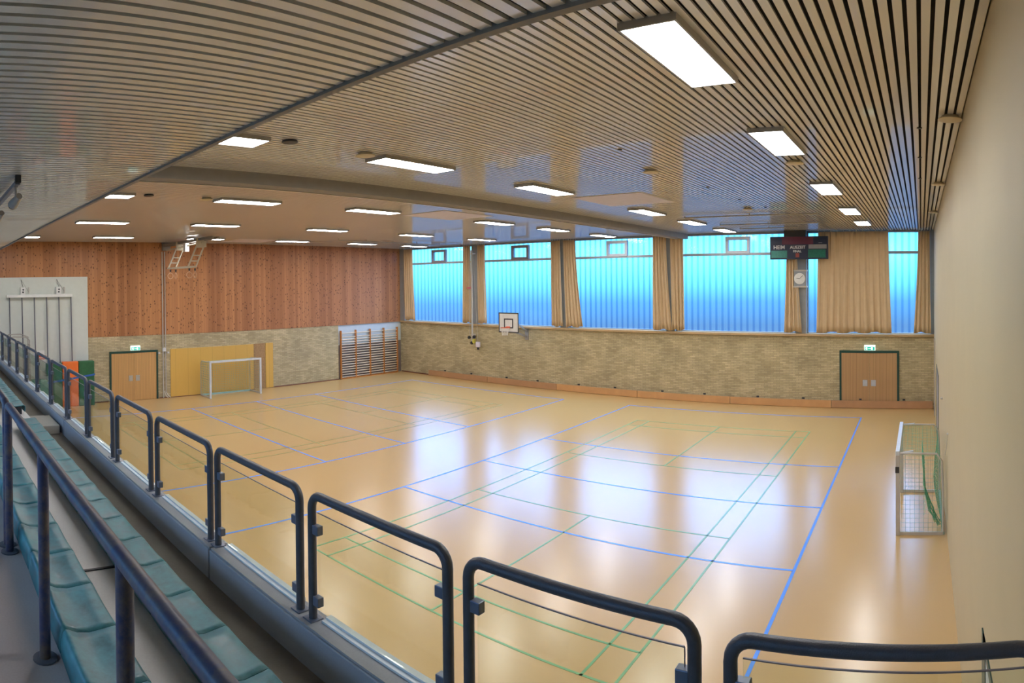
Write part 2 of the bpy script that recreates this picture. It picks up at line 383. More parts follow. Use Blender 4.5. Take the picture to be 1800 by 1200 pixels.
wr = MB().box(L-.3, YB-.3, -.2, R+.3, YB, 4.3).box(L-.3, YB-.3, 5.8, R+.3, YB, ZC+.3)
for q0, q1 in ((L-.3, -21.5), (-15.5, -14.5), (-8.5, -7.5), (-1.5, R+.3)): wr.box(q0, YB-.3, 4.3, q1, YB, 5.8)
struct(wr.build('wall_rear', m_beige), 'beige wall with high windows behind the spectator stand', 'wall')
for k, (q0, q1) in enumerate(((-21.5, -15.5), (-14.5, -8.5), (-7.5, -1.5))):
    w = thing('window_%d' % (6+k), 'high window in the wall behind the stand, number %d' % (k+1), 'window', ((q0+q1)/2, YB-.15, 4.3), kind='structure')
    MB().box(q0, YB-.2, 4.3, q1, YB-.1, 4.36).box(q0, YB-.2, 5.74, q1, YB-.1, 5.8).box(q0, YB-.2, 4.3, q0+.06, YB-.1, 5.8).box(q1-.06, YB-.2, 4.3, q1, YB-.1, 5.8).box((q0+q1)/2-.03, YB-.2, 4.3, (q0+q1)/2+.03, YB-.1, 5.8).build('frame', bpy.data.materials.new('rear_window_frame') if k == 0 else bpy.data.materials['rear_window_frame'], w)
    MB().box(q0+.06, YB-.155, 4.36, q1-.06, YB-.145, 5.74).build('pane', glass_mat(), w)
# hall ceiling: metal slats running towards the windows under a dark void
def slats(y0, y1, z, x0=L, x1=R):
    m = MB(); x = x1 - .1
    while x > x0:
        a = x + .0165; b = a + .067
        m.quadmesh([(a,y0,z+.018),(a,y0,z),(b,y0,z),(b,y0,z+.018),(a,y1,z+.018),(a,y1,z),(b,y1,z),(b,y1,z+.018)],
                   [(0,1,5,4),(1,2,6,5),(2,3,7,6),(3,0,4,7),(0,3,2,1),(4,5,6,7)]); x -= .1
    return m
ce = slats(YE+.02, D+.02, ZC).build('ceiling', m_slat)
struct(ce, 'cream metal slat ceiling over the hall', 'ceiling')
MB().box(L-.3, YE-.1, ZC+.075, R+.3, D+.3, ZC+.3).build('void', m_black, ce)['label'] = 'dark gap behind the slats'
cs = slats(YB, YE-.03, ZE).build('ceiling', m_slat)
struct(cs, 'lower cream slat ceiling over the spectator stand', 'ceiling')
MB().box(L-.3, YB-.3, ZE+.075, R+.3, YE-.02, ZE+.25).build('void', m_black, cs)['label'] = 'dark gap behind the slats'
struct(MB().box(L, YE-.03, ZE-.02, R, YE+.02, ZC+.08).build('trim_2', m_beam), 'dark edge strip of the lower ceiling', 'trim')
# partition beam with curtain tracks
bm_ = MB().box(-9.62, YE+.02, 6.60, -9.30, D, ZC+.05).build('trim_3', m_beam)
struct(bm_, 'grey beam crossing the ceiling towards the windows', 'beam')
MB().box(-9.98, YE+.02, 6.70, -9.62, D, ZC+.02).box(-9.70, YE+.02, 6.585, -9.64, D, 6.70).box(-9.92, YE+.02, 6.66, -9.88, D, 6.70).build('track', m_trackwhite, bm_)['label'] = 'cream curtain track'

# ------------------------------------------------------------------ window wall
cols = [(-25.9, -25.52), (-20.62, -20.22), (-15.40, -15.0), (-10.26, -9.86), (-4.84, -4.41), (.36, R)]
for i, (a, b) in enumerate(cols):
    struct(MB().box(a, D-.1, 2.84, b, D+.3, ZC+.07).build('trim_%d' % (i+4), m_col, bevel=.01), 'grey steel column between the windows', 'column')
struct(MB().box(L-.3, D+.06, ZC-.03, R+.3, D+.3, ZC+.3).build('trim_10', m_beam), 'dark lintel over the windows', 'lintel')
vents = [-23.0, -17.72, -12.58, -7.2, None]
for i in range(5):
    x0, x1 = cols[i][1], cols[i+1][0]; y = D + .10
    w = thing('window_%d' % (i+1), 'tall window of ribbed frosted glass, number %d counted from the pine wall' % (i+1), 'window', ((x0+x1)/2, y, 2.84), kind='structure')
    fr = MB().box(x0, y-.05, 2.84, x1, y+.05, 2.88).box(x0, y-.05, 6.72, x1, y+.05, 6.78).box(x0, y-.06, 5.90, x1, y+.06, 6.0)
    fr.box(x0, y-.05, 2.84, x0+.05, y+.05, 6.78).box(x1-.05, y-.05, 2.84, x1, y+.05, 6.78)
    fr.build('frame', m_winframe, w, bevel=.004)
    for z0, z1 in ((2.88, 5.90), (6.0, 6.72)):
        p = MB(); n = int((x1-x0-.1)/.26)+1; dx = (x1-x0-.1)/n; v = vents[i]
        for k in range(n):
            a = x0+.05+k*dx; b = a+dx
            if v is not None and z0 > 5 and b > v-.45 and a < v+.45:
                continue
            p.quadmesh([(a,y,z0),(b,y,z0),(b,y,z1),(a,y,z1)], [(0,1,2,3)])
            p.quadmesh([(a,y-.035,z0),(a,y,z0),(a,y,z1),(a,y-.035,z1)], [(0,1,2,3)])
        p.build('pane', m_pane, w)
    if v is not None:
        # fill beside the vent out to the next ribs, then the little vent itself
        k0 = int((v-.45-x0-.05)/dx); k1 = int((v+.45-x0-.05)/dx)+1
        a, b = x0+.05+k0*dx, x0+.05+k1*dx
        MB().quadmesh([(a,y,6.0),(v-.5,y,6.0),(v-.5,y,6.72),(a,y,6.72)], [(0,1,2,3)]).quadmesh([(v+.5,y,6.0),(b,y,6.0),(b,y,6.72),(v+.5,y,6.72)], [(0,1,2,3)]).build('pane', m_pane, w)
        f = MB()
        for q in ((v-.5, 5.96, v-.39, 6.64), (v+.39, 5.96, v+.5, 6.64), (v-.39, 5.96, v+.39, 6.08), (v-.39, 6.52, v+.39, 6.64)):
            f.box(q[0], y-.10, q[1], q[2], y+.04, q[3])
        vf = f.build('vent', m_ventframe if i < 2 else m_winframe, w)
        vf['label'] = 'small tilting vent in the upper pane'
        MB().quadmesh([(v-.39,y,6.08),(v+.39,y,6.08),(v+.39,y,6.52),(v-.39,y,6.52)], [(0,1,2,3)]).quadmesh([(v-.5,y,6.64),(v+.5,y,6.64),(v+.5,y,6.72),(v-.5,y,6.72)], [(0,1,2,3)]).build('pane', m_pane, vf)

# curtains: (x left, x right at top, x left, x right at bottom, folds, label)
def curtain(xa, xb, ba, bb, nf, label, ztop=6.74, zbot=2.9, y=D-.22):
    rnd = random.Random(int((xa+50)*37)); n = max(24, nf*10); ph = rnd.random()*6
    vs = []; fs = []; rows = 14
    amps = [rnd.uniform(.6, 1.2) for _ in range(nf+2)]
    for j in range(rows+1):
        t = j/rows; z = ztop + (zbot-ztop)*t
        x0 = xa + (ba-xa)*t**1.5; x1 = xb + (bb-xb)*t**1.5
        for k in range(n+1):
            u = k/n; q = u*nf; am = amps[int(q)]*(1-(q % 1)) + amps[int(q)+1]*(q % 1)
            dy = (.026 + .018*t)*am*math.sin(2*math.pi*q + ph + .5*math.sin(3*t+q)) + .012*math.sin(2*math.pi*q*2.3+t*2)
            vs.append((x0 + (x1-x0)*u + .012*math.sin(4*math.pi*q+ph), y + dy, z + (.03*math.sin(q*2+ph) if j == rows else 0)))
    for j in range(rows):
        for k in range(n):
            a = j*(n+1)+k; fs.append((a, a+1, a+n+2, a+n+1))
    t = thing('curtain', label, 'curtain', ((xa+xb)/2, y, zbot), 'curtains at the windows')
    o = MB().quadmesh(vs, fs).build('cloth', m_curt, t, smooth=True)
    for md in list(o.modifiers): o.modifiers.remove(md)
    sd = o.modifiers.new('so', 'SOLIDIFY'); sd.thickness = .006
    for k in range(nf+1): MB().box(xa+(xb-xa)*k/nf-.012, y-.012, ztop, xa+(xb-xa)*k/nf+.012, y+.012, ZC).build('hook', m_conduit, t)
curtain(-25.42, -24.75, -25.40, -24.58, 5, 'narrow tan curtain beside the pine wall corner')
curtain(-21.08, -20.62, -21.15, -20.60, 4, 'tan curtain on the pine wall side of the pulley pole')
curtain(-20.15, -19.70, -20.15, -19.62, 4, 'tan curtain beside the pulley pole, towards the basketball backboard')
curtain(-15.83, -15.32, -15.83, -15.22, 4, 'straight tan curtain ending the window behind the basketball backboard')
curtain(-15.12, -14.50, -15.0, -14.12, 5, 'tan curtain flaring out at its foot, starting the window after the backboard')
curtain(-10.78, -10.20, -10.80, -9.95, 5, 'tan curtain on the backboard side of the beam end')
curtain(-10.0, -9.42, -9.93, -9.38, 4, 'tan curtain under the end of the ceiling beam')
curtain(-5.15, -4.78, -5.28, -4.58, 4, 'narrow tan curtain just under the scoreboard, beside the clock')
curtain(-3.92, -1.24, -4.0, -1.12, 11, 'wide drawn tan curtain covering most of a window above the exit door')
curtain(-.10, .33, -.28, .38, 4, 'tan curtain bundled in the corner by the beige wall')

# ------------------------------------------------------------------ ceiling lamps
rows = [(-1.92, [4.95, 8.45, 12.9, 17.15, 20.8], 'in the row nearest the beige wall'),
        (-7.2, [3.5, 7.0, 10.75, 15.7, 19.15, 22.6], 'in the second row from the beige wall'),
        (-12.45, [3.5, 7.0, 10.7, 15.7, 19.1, 22.8], 'in the third row from the beige wall'),
        (-17.7, [5.15, 8.8, 13.1, 17.4, 21.4], 'in the second row from the pine wall'),
        (-22.95, [3.5, 7.1, 10.95, 15.1, 19.0, 22.4], 'in the row nearest the pine wall')]
ordn = ['first', 'second', 'third', 'fourth', 'fifth', 'sixth']
lamp0 = None
for x, ys, where in rows:
    for k, y in enumerate(ys):
        lab = 'bright ceiling lamp, %s from the stand %s' % (ordn[k], where)
        if lamp0 is None:
            lamp0 = thing('ceiling_lamp', lab, 'lamp', (x, y, ZC), 'ceiling lamps'); z = 6.745
            h = MB().box(x-.235, y-.77, z, x-.215, y+.77, ZC+.01).box(x+.215, y-.77, z, x+.235, y+.77, ZC+.01)
            h.box(x-.215, y-.77, z, x+.215, y-.75, ZC+.01).box(x-.215, y+.75, z, x+.215, y+.77, ZC+.01).box(x-.215, y-.75, ZC-.03, x+.215, y+.75, ZC+.01)
            h.build('housing', m_alu, lamp0)
            MB().box(x-.214, y-.749, z+.006, x+.214, y+.749, z+.03).build('diffuser', m_lamp, lamp0)
            lamp = lamp0
        else:
            lamp = copy_tree(lamp0); lamp.location = (x, y, ZC); lamp['label'] = lab

# discs, outlets and hatches on the ceiling
disc0 = None
for x, y, lab in ((.34, 7.4, 'cream round ceiling vent by the beige wall, nearest the stand'), (.34, 12.45, 'cream round ceiling vent by the beige wall, middle one of three'),
                  (.34, 17.6, 'cream round ceiling vent by the beige wall, nearest the windows'), (-2.0, 9.95, 'cream round ceiling vent just beyond the second lamp of the beige wall row'),
                  (-4.5, 9.95, 'cream round ceiling vent on open slats between the first two lamp rows'), (-4.5, 16.1, 'small cream round ceiling vent on blue shining slats near the windows'),
                  (-7.1, 5.95, 'cream round ceiling vent just before a long lamp on this side of the beam'), (-12.4, 5.95, 'cream round ceiling vent just before a lamp beyond the beam')):
    if disc0 is None:
        disc0 = thing('ceiling_vent', lab, 'vent', (x, y, ZC), 'round cream ceiling vents')
        MB().lathe([(.10, 0), (.105, -.03), (.09, -.035)], (x, y, ZC), 24).build('neck', m_disc, disc0, smooth=True)
        MB().lathe([(.14, -.03), (.145, -.045), (.10, -.055), (.03, -.058)], (x, y, ZC), 28).build('plate', m_disc, disc0, smooth=True)
    else:
        d = copy_tree(disc0); d.location = (x, y, ZC); d['label'] = lab
o0 = tag(MB().lathe([(.10, 0), (.11, -.02), (.10, -.03)], (0, 0, 0), 20).build('ceiling_outlet', m_dark, smooth=True), 'dark round ceiling outlet beside the lamp at the lower ceiling edge', 'outlet', 'dark ceiling outlets')
o0.location = (-7.03, 4.6, ZC)
o1 = o0.copy(); C.objects.link(o1); o1.location = (-12.35, 4.6, ZC); o1['label'] = 'dark round ceiling outlet beyond the beam beside a lamp'
s0 = None
for x, y, lab in ((-.02, 7.95, 'tiny dark socket in the ceiling near the beige wall, nearest the stand'), (-.02, 9.87, 'tiny dark socket in the ceiling near the beige wall, second from the stand'), (-.02, 11.9, 'tiny dark socket in the ceiling near the beige wall, farthest from the stand'),
             (-4.17, 8.15, 'tiny dark socket in the ceiling, first of the middle line from the stand'), (-4.25, 12.2, 'tiny dark socket in the ceiling, second of the middle line from the stand'), (-4.2, 14.3, 'tiny dark socket in the ceiling, third of the middle line from the stand'), (-4.0, 16.0, 'tiny dark socket in the ceiling, last of the middle line from the stand')):
    if s0 is None:
        s0 = tag(MB().lathe([(.032, 0), (.036, -.012), (.02, -.016)], (0,0,0), 12).build('ceiling_socket', m_dark), lab, 'socket', 'small ceiling sockets'); s = s0
    else: s = s0.copy(); C.objects.link(s); s['label'] = lab
    s.location = (x, y, ZC)
for x0, y0, x1, y1, lab in ((-7.5, 12.3, -5.8, 14.15, 'large pale square hatch in the ceiling on this side of the beam'),
                            (-12.95, 12.2, -11.35, 14.2, 'pale square ceiling hatch just beyond the beam'),
                            (-24.6, 12.5, -22.9, 14.4, 'pale square ceiling hatch close to the pine wall')):
    h = thing('ceiling_hatch', lab, 'hatch', ((x0+x1)/2, (y0+y1)/2, ZC))
    MB().box(x0, y0, ZC-.012, x1, y1, ZC+.01).build('panel', m_lav, h)
    MB().box(x0-.03, y0-.03, ZC-.006, x0, y1+.03, ZC+.01).box(x1, y0-.03, ZC-.006, x1+.03, y1+.03, ZC+.01).box(x0, y0-.03, ZC-.006, x1, y0, ZC+.01).box(x0, y1, ZC-.006, x1, y1+.03, ZC+.01).build('frame', m_trackwhite, h)
def ceiling_pipe(a, b, lab):
    p = thing('ceiling_pipe', lab, 'pipe', a, 'thin pipes under the ceiling'); a, b = Vector(a), Vector(b)
    MB().tube([a, b], .02, 8).build('pipe', m_alu, p, smooth=True)
    n = max(2, int((b-a).length/1.5))
    for k in range(n+1):
        q = a + (b-a)*k/n
        MB().box(q.x-.015, q.y-.015, q.z, q.x+.015, q.y+.015, ZC).build('bracket', m_alu, p)
ceiling_pipe((-21.0, 16.1, 6.72), (-21.0, 23.7, 6.72), 'thin grey pipe under the ceiling running to the first window')
ceiling_pipe((-6.8, 17.45, 6.75), (-2.85, 17.45, 6.75), 'thin cross pipe under the ceiling, farthest of three from the scoreboard')
ceiling_pipe((-6.6, 20.2, 6.75), (-3.3, 20.2, 6.75), 'thin cross pipe under the ceiling, middle one of three before the scoreboard')
ceiling_pipe((-6.4, 21.9, 6.75), (-4.3, 21.9, 6.75), 'thin cross pipe under the ceiling, nearest the scoreboard')

# ------------------------------------------------------------------ doors
def double_door(name, axis, p, a, b, h, mt, lab):
    # axis 'y': on the wood wall (x = p); axis 'x': on the window wall (y = p)
    def bx(m, u0, u1, d0, d1, z0, z1):
        return m.box(p+d0, u0, z0, p+d1, u1, z1) if axis == 'y' else m.box(u0, p-d1, z0, u1, p-d0, z1)
    mid = (a+b)/2
    t = thing(name, lab, 'door', (p, mid, 0) if axis == 'y' else (mid, p, 0), kind='structure')
    f = MB(); bx(f, a, a+.08, -.02, .06, 0, h); bx(f, b-.08, b, -.02, .06, 0, h); bx(f, a+.08, b-.08, -.02, .06, h-.09, h)
    f.build('frame', m_green, t, bevel=.005)['label'] = 'dark green door frame'
    for s in (-1, 1):
        u0, u1 = (a+.08, mid-.004) if s < 0 else (mid+.004, b-.08)
        lf = bx(MB(), u0, u1, 0, .045, .01, h-.09).build('leaf', mt, t)
        c = mid + s*.16
        hp = bx(MB(), c-.09, c+.09, .045, .052, .84, 1.08).build('handle', m_steel, lf)
        hp['label'] = 'recessed steel handle plate'
    return t
double_door('door_1', 'y', L, 7.76, 9.96, 2.13, m_door, 'double wooden door with dark green frame in the pine wall')
double_door('door_2', 'x', D, -3.14, -.85, 2.20, m_door_x, 'double wooden door with dark green frame behind the low benches')
for nm, y0, y1, h, lab in (('door_3', 3.3, 5.0, 2.13, 'doorway at floor level in the beige wall below the stand'), ('door_4', 17.9, 20.3, 2.2, 'doorway in the beige wall near the window corner')):
    t = thing(nm, lab, 'door', (R, (y0+y1)/2, 0), kind='structure')
    MB().box(R-.012, y0, 0, R+.01, y0+.08, h).box(R-.012, y1-.25, 0, R+.01, y1, h).box(R-.012, y0+.08, h-.08, R+.01, y1-.08, h).build('frame', m_green, t)
    MB().box(R-.006, y0+.08, .01, R+.005, y1-.25, h-.08).build('leaf', m_bluewhite if nm == 'door_3' else m_beam, t)
def exit_sign(axis, p, c, z, lab):
    t = thing('exit_sign', lab, 'sign', (p, c, z) if axis == 'y' else (c, p, z), 'green emergency exit signs')
    def bx(m, u0, u1, d0, d1, z0, z1):
        return m.box(p+d0, u0, z0, p+d1, u1, z1) if axis == 'y' else m.box(u0, p-d1, z0, u1, p-d0, z1)
    bx(MB(), c-.21, c+.21, 0, .09, z, z+.20).build('housing', m_exitw, t)
    bx(MB(), c-.19, c+.19, .09, .095, z+.01, z+.14).build('face', m_exit, t)
    bx(bx(MB(), c-.15, c-.09, .095, .099, z+.03, z+.12), c-.17, c-.15, .095, .099, z+.08, z+.10).build('running_figure', m_exitw, t)
    bx(bx(MB(), c+.05, c+.12, .095, .099, z+.03, z+.12), c-.06, c+.05, .095, .099, z+.065, z+.085).build('door_symbol', m_exitw, t)
exit_sign('y', L+.0, 8.92, 2.15, 'lit green exit sign over the double door in the pine wall')
exit_sign('x', D, -1.97, 2.21, 'lit green exit sign over the double door below the wide curtain')

# yellow boards, wall bars
t = thing('wall_board', 'large yellow wooden board on the brick behind the far goal', 'board', (L, 12.6, 0))
MB().box(L, 10.56, .03, L+.03, 14.76, 2.13).build('panel', m_yellow, t)
MB().box(L, 10.5, 0, L+.034, 14.8, .03).build('skirting', m_darkred, t)
t = thing('wall_board', 'narrow upright yellow board beside the far goal', 'board', (L, 15.6, 0))
MB().box(L, 15.42, .02, L+.03, 15.83, 2.14).build('panel', m_yellow, t)
MB().box(L, 14.78, .02, L+.012, 15.40, 2.14).build('brick_strip', mat('brown_brick_strip', (.36, .22, .10), .8, var=.35, scale=14), t)['label'] = 'browner brick strip between the yellow boards'
posts = [19.9, 20.88, 21.86, 22.83, 23.82]
for k in range(4):
    y0, y1 = posts[k], posts[k+1]
    t = thing('wall_bars', 'wooden wall bars ladder, %s from the window corner' % ['fourth', 'third', 'second', 'first'][k], 'wall bars', (L, (y0+y1)/2, 0), 'wooden wall bars in the corner')
    ups = [y0] if k < 3 else [y0, y1]
    for q in ups: MB().box(L-.0, q-.035, 0, L+.10, q+.035, 2.50).build('upright', m_barwood, t, bevel=.005)
    ztop = 2.38; zs = [.10 + i*.128 for i in range(15)] + [2.02, 2.16, 2.36]
    for z in zs:
        MB().tube([(L+.07, y0+.035, z), (L+.07, y1-.035, z)], .021, 8).build('rung', m_rung, t, smooth=True)
    MB().box(L, y0+.036, 0, L+.08, y1-.036, .05).build('foot_board', m_barwood, t)

# upturned gym benches along the window wall
ends = [-23.68, -19.65, -15.62, -11.58, -7.5, -3.45, .44]
for k in range(6):
    a, b = ends[k]+.012, ends[k+1]-.012; mt = m_plank_b if k in (0, 1) else m_plank_a
    if k == 5: mt = m_plank_b
    lab = 'wooden gym bench on its side along the window wall, %s from the beige wall' % ordn[5-k]
    t = thing('gym_bench', lab, 'bench', ((a+b)/2, D-.08, 0), 'gym benches along the window wall')
    MB().box(a, D-.14, .012, b, D-.10, .29).build('seat', mt, t, bevel=.004)
    for q in (a+.5, b-.5): MB().box(q-.04, D-.10, 0, q+.04, D-.02, .27).build('foot', mt, t)
    MB().box(a+.54, D-.10, .12, b-.54, D-.07, .17).build('stretcher', mt, t)
    for q in (a+1.1, b-1.1): MB().box(q-.05, D-.05, .30, q+.05, D-.015, .36).build('wall_hook', m_dark, t)

# ------------------------------------------------------------------ scoreboard, clock
yb = D-.52
sb = thing('scoreboard', 'dark electronic scoreboard hanging below the ceiling before the windows', 'scoreboard', (-4.6, yb, 5.68))
MB().box(-5.74, yb, 5.70, -3.50, yb+.14, 6.56).build('case', m_board, sb, bevel=.01)
MB().box(-5.2, yb+.02, 6.56, -4.35, yb+.12, ZC).build('hanger', m_dark, sb)
def sq(n, x0, z0, x1, z1, mt, lb=None, d=.008):
    o = MB().box(x0, yb-d, z0, x1, yb+.002, z1).build(n, mt, sb)
    if lb: o['label'] = lb
sq('display', -5.27, 6.26, -4.06, 6.55, m_sred, 'dark red time window')
sq('display', -5.69, 5.75, -5.07, 6.03, m_sgreen2, 'teal home score window')
sq('display', -4.26, 5.75, -3.59, 6.06, m_sgreen, 'green guest score window')
sq('name_strip', -4.24, 6.09, -3.55, 6.25, m_sgrey, 'grey guest name strip')
sq('display', -4.74, 5.77, -4.60, 5.93, mat('small_red_window', (.30, .05, .03), .3), 'small red period window')
sq('maker_mark', -3.86, 6.30, -3.72, 6.32, m_sgrey)
m_txt = mat('scoreboard_lettering', (.62, .62, .64), .5)
def text(s, x, z, h, par=sb):
    cu = bpy.data.curves.new('lettering', 'FONT'); cu.body = s; cu.size = h; cu.align_x = 'CENTER'; cu.extrude = .002; cu.offset = .004
    o = bpy.data.objects.new('lettering', cu); C.objects.link(o); o.parent = par
    o.rotation_euler = (math.pi/2, 0, 0); o.location = Vector((x, yb-.006, z)) - Vector(par.location); cu.materials.append(m_txt)
    bpy.context.view_layer.update(); me = bpy.data.meshes.new_from_object(o.evaluated_get(bpy.context.evaluated_depsgraph_get()))
    q = bpy.data.objects.new('lettering', me); C.objects.link(q); q.parent = par; q.rotation_euler = o.rotation_euler; q.location = o.location; bpy.data.objects.remove(o)
text('HEIM', -5.38, 6.09, .20); text('AUSZEIT', -4.66, 6.10, .155); text('FINAL', -4.68, 5.96, .12)
ck = thing('wall_clock', 'round white clock in a grey case on the column below the scoreboard', 'clock', (-4.6, D-.1, 4.6))
MB().box(-4.86, D-.26, 4.66, -4.37, D-.1, 5.28).build('case', m_winframe, ck, bevel=.01)
MB().box(-4.88, D-.275, 5.24, -4.35, D-.1, 5.30).box(-4.88, D-.275, 4.62, -4.35, D-.1, 4.68).build('rim', m_conduit, ck)
MB().lathe([(.215, 0), (.215, -.02), (.19, -.025)], (-4.64, D-.26, 4.96), 40, 'Y').build('dial', m_white, ck, smooth=True)
MB().bar((-4.64, D-.29, 4.96), (-4.51, D-.29, 5.08), .015, .006, (0,1,0)).bar((-4.64, D-.29, 4.96), (-4.76, D-.29, 4.98), .02, .006, (0,1,0)).build('hand', m_dark, ck)

# ------------------------------------------------------------------ basketball backboard on the window wall
def hoop_ring(m, c, r, rr=.012): return m.tube([(c[0]+r*math.cos(a), c[1]+r*math.sin(a), c[2]) for a in [2*math.pi*k/24 for k in range(24)]], rr, 8, closed=True)
def hoop_net(c, r, h, rt):
    m = MB()
    for s in (1, -1):
        for k in range(12):
            pts = []
            for j in range(5):
                tt = j/4; a = 2*math.pi*(k + s*tt*2)/12; q = r + (rt-r)*tt**.7; pts.append((c[0]+q*math.cos(a), c[1]+q*math.sin(a), c[2]-h*tt))
            m.tube(pts, .006, 4)
    return m
bb = thing('basketball_hoop', 'small white basketball backboard on the brick under the second window', 'basketball hoop', (-17.5, D-.9, 2.6))
y = 23.1
MB().box(-18.12, y, 2.62, -17.02, y+.03, 3.49).build('backboard', m_white, bb, bevel=.004)
def brd(m, x0, z0, x1, z1, w, d=.004):
    for q in ((x0, z0, x1, z0+w), (x0, z1-w, x1, z1), (x0, z0+w, x0+w, z1-w), (x1-w, z0+w, x1, z1-w)): m.box(q[0], y-d, q[1], q[2], y+.001, q[3])
    return m
brd(brd(MB(), -18.14, 2.60, -17.0, 3.51, .045, .008), -17.83, 2.80, -17.31, 3.24, .055, .008).build('marking', m_dark, bb)['label'] = 'black border and target square'
hoop_ring(MB(), (-17.57, y-.28, 2.84), .215).build('rim', m_red, bb, smooth=True); MB().box(-17.66, y-.08, 2.80, -17.48, y, 2.88).build('bracket', m_red, bb)
hoop_net((-17.57, y-.28, 2.83), .2, .34, .12).build('net', m_white, bb)
MB().bar((-17.6, y+.03, 2.75), (-17.35, D-.03, 2.35), .08, .08).bar((-17.4, y+.03, 3.2), (-17.3, D-.03, 2.6), .06, .06).box(-17.42, D-.035, 2.2, -17.22, D-.012, 2.7).build('arm', m_alu, bb)

# small hoop near the pale panel
hb = thing('basketball_hoop', 'low practice basket with red ring and white net by the pale panel', 'basketball hoop', (-25.4, 4.72, 2.0))
MB().box(-25.86, 4.5, 2.0, -25.83, 4.95, 2.3).build('backboard', m_white, hb)
hoop_ring(hoop_ring(MB(), (-25.4, 4.72, 2.12), .21, .016), (-25.4, 4.72, 2.02), .20, .012).build('rim', m_red, hb); MB().bar((-25.83, 4.72, 2.1), (-25.6, 4.72, 2.1), .1, .04).build('bracket', m_red, hb)
hoop_net((-25.4, 4.72, 2.0), .2, .5, .13).build('net', m_white, hb)

# climbing poles on the pale panel
cp = thing('climbing_poles', 'row of six dark climbing poles hung from a white bar on the pale panel', 'climbing poles', (-25.75, 4.8, .2))
MB().box(-25.80, 3.38, 4.50, -25.70, 6.14, 4.62).build('top_bar', m_white, cp, bevel=.01)
for k in range(6):
    y = 3.5 + k*.515; MB().tube([(-25.74, y, 4.50), (-25.74, y+.02, 2.4), (-25.74, y+.05, .2)], .024, 10).build('pole', mat('pole_grey', (.13, .13, .15), .4) if k == 0 else bpy.data.materials['pole_grey'], cp, smooth=True)
for y in (4.06, 5.56):
    br = MB().box(-25.845, y-.10, 4.62, -25.72, y+.10, 4.92).build('bracket', m_white, cp)
    MB().lathe([(.035, 0), (.035, -.03)], (-25.70, y, 4.72), 14, 'X').lathe([(.035, 0), (.035, -.03)], (-25.70, y+.01, 4.82), 14, 'X').build('pulley', m_dark, br)
    MB().tube([(-25.8, y+.02, 4.9), (-25.845, y-.06, 5.24)], .006, 5).tube([(-25.8, y+.25, 4.72), (-25.845, y-.06, 5.24)], .004, 5).build('cable', m_dark, cp)
    MB().box(-25.845, y+.24, 4.66, -25.78, y+.28, 4.92).build('stop', m_conduit, cp)
# grey tube frame, mats and strap
fr = thing('tube_frame', 'grey tube frame standing before the pale panel beside the climbing poles', 'frame', (-25.2, 3.8, 0))
MB().tube([(-25.1, 3.3, 0), (-25.1, 3.3, 2.75), (-25.1, 3.36, 2.9), (-25.1, 3.6, 2.95), (-25.1, 4.05, 2.93), (-25.1, 4.2, 2.8), (-25.1, 4.22, 0)], .025, 8).tube([(-25.6, 3.3, 0), (-25.6, 3.3, 2.8), (-25.6, 3.4, 3.0), (-25.6, 3.9, 3.02), (-25.6, 4.22, 2.9), (-25.6, 4.24, 0)], .025, 8).build('upright', m_alu, fr, smooth=True)
for z in (.6, 1.6, 2.6):
    for q in (3.3, 4.22): MB().tube([(-25.1, q, z), (-25.6, q, z)], .018, 8).build('cross_bar', m_alu, fr, smooth=True)
def gym_mat(y0, y1, h, mt, lab, x1=-25.42, lean=0, x0=-25.68):
    n = 6; vs = []; rnd = random.Random(int(y0*10))
    m = MB(); m.quadmesh([(x0,y0,0),(x1,y0,0),(x1,y1,0),(x0,y1,0),(x0-lean*0,y0,h),(x1-lean,y0,h),(x1-lean,y1,h),(x0,y1,h)], [(0,3,2,1),(4,5,6,7),(0,1,5,4),(1,2,6,5),(2,3,7,6),(3,0,4,7)])
    return tag(m.build('gym_mat', mt, bevel=.03, seg=3), lab, 'mat', 'mats stored by the pale panel')
gym_mat(6.31, 6.97, 1.84, m_matgreen, 'dark green gym mat standing by the brick corner of the pale panel')
gym_mat(5.62, 6.29, 1.84, m_matorange, 'bright orange gym mat standing between two green mats')
gym_mat(4.96, 5.60, 1.80, m_matgreen, 'dark green gym mat standing on the net side of the orange mat')
gym_mat(4.28, 4.94, 1.15, m_teal, 'low grey-green gym mat under the practice basket', x1=-24.9, lean=.3)
gym_mat(3.70, 4.16, 1.25, m_matred, 'red gym mat standing inside the grey tube frame', x1=-25.2, x0=-25.56)
gym_mat(3.36, 3.68, 1.45, m_matorange, 'orange gym mat standing inside the grey tube frame', x1=-25.2, x0=-25.56)
tag(MB().bar((-25.40, 4.9, 1.00), (-25.40, 6.98, 1.28), .012, .07, (0,0,1)).build('strap', m_strap), 'blue strap stretched across the orange and green mats', 'strap')

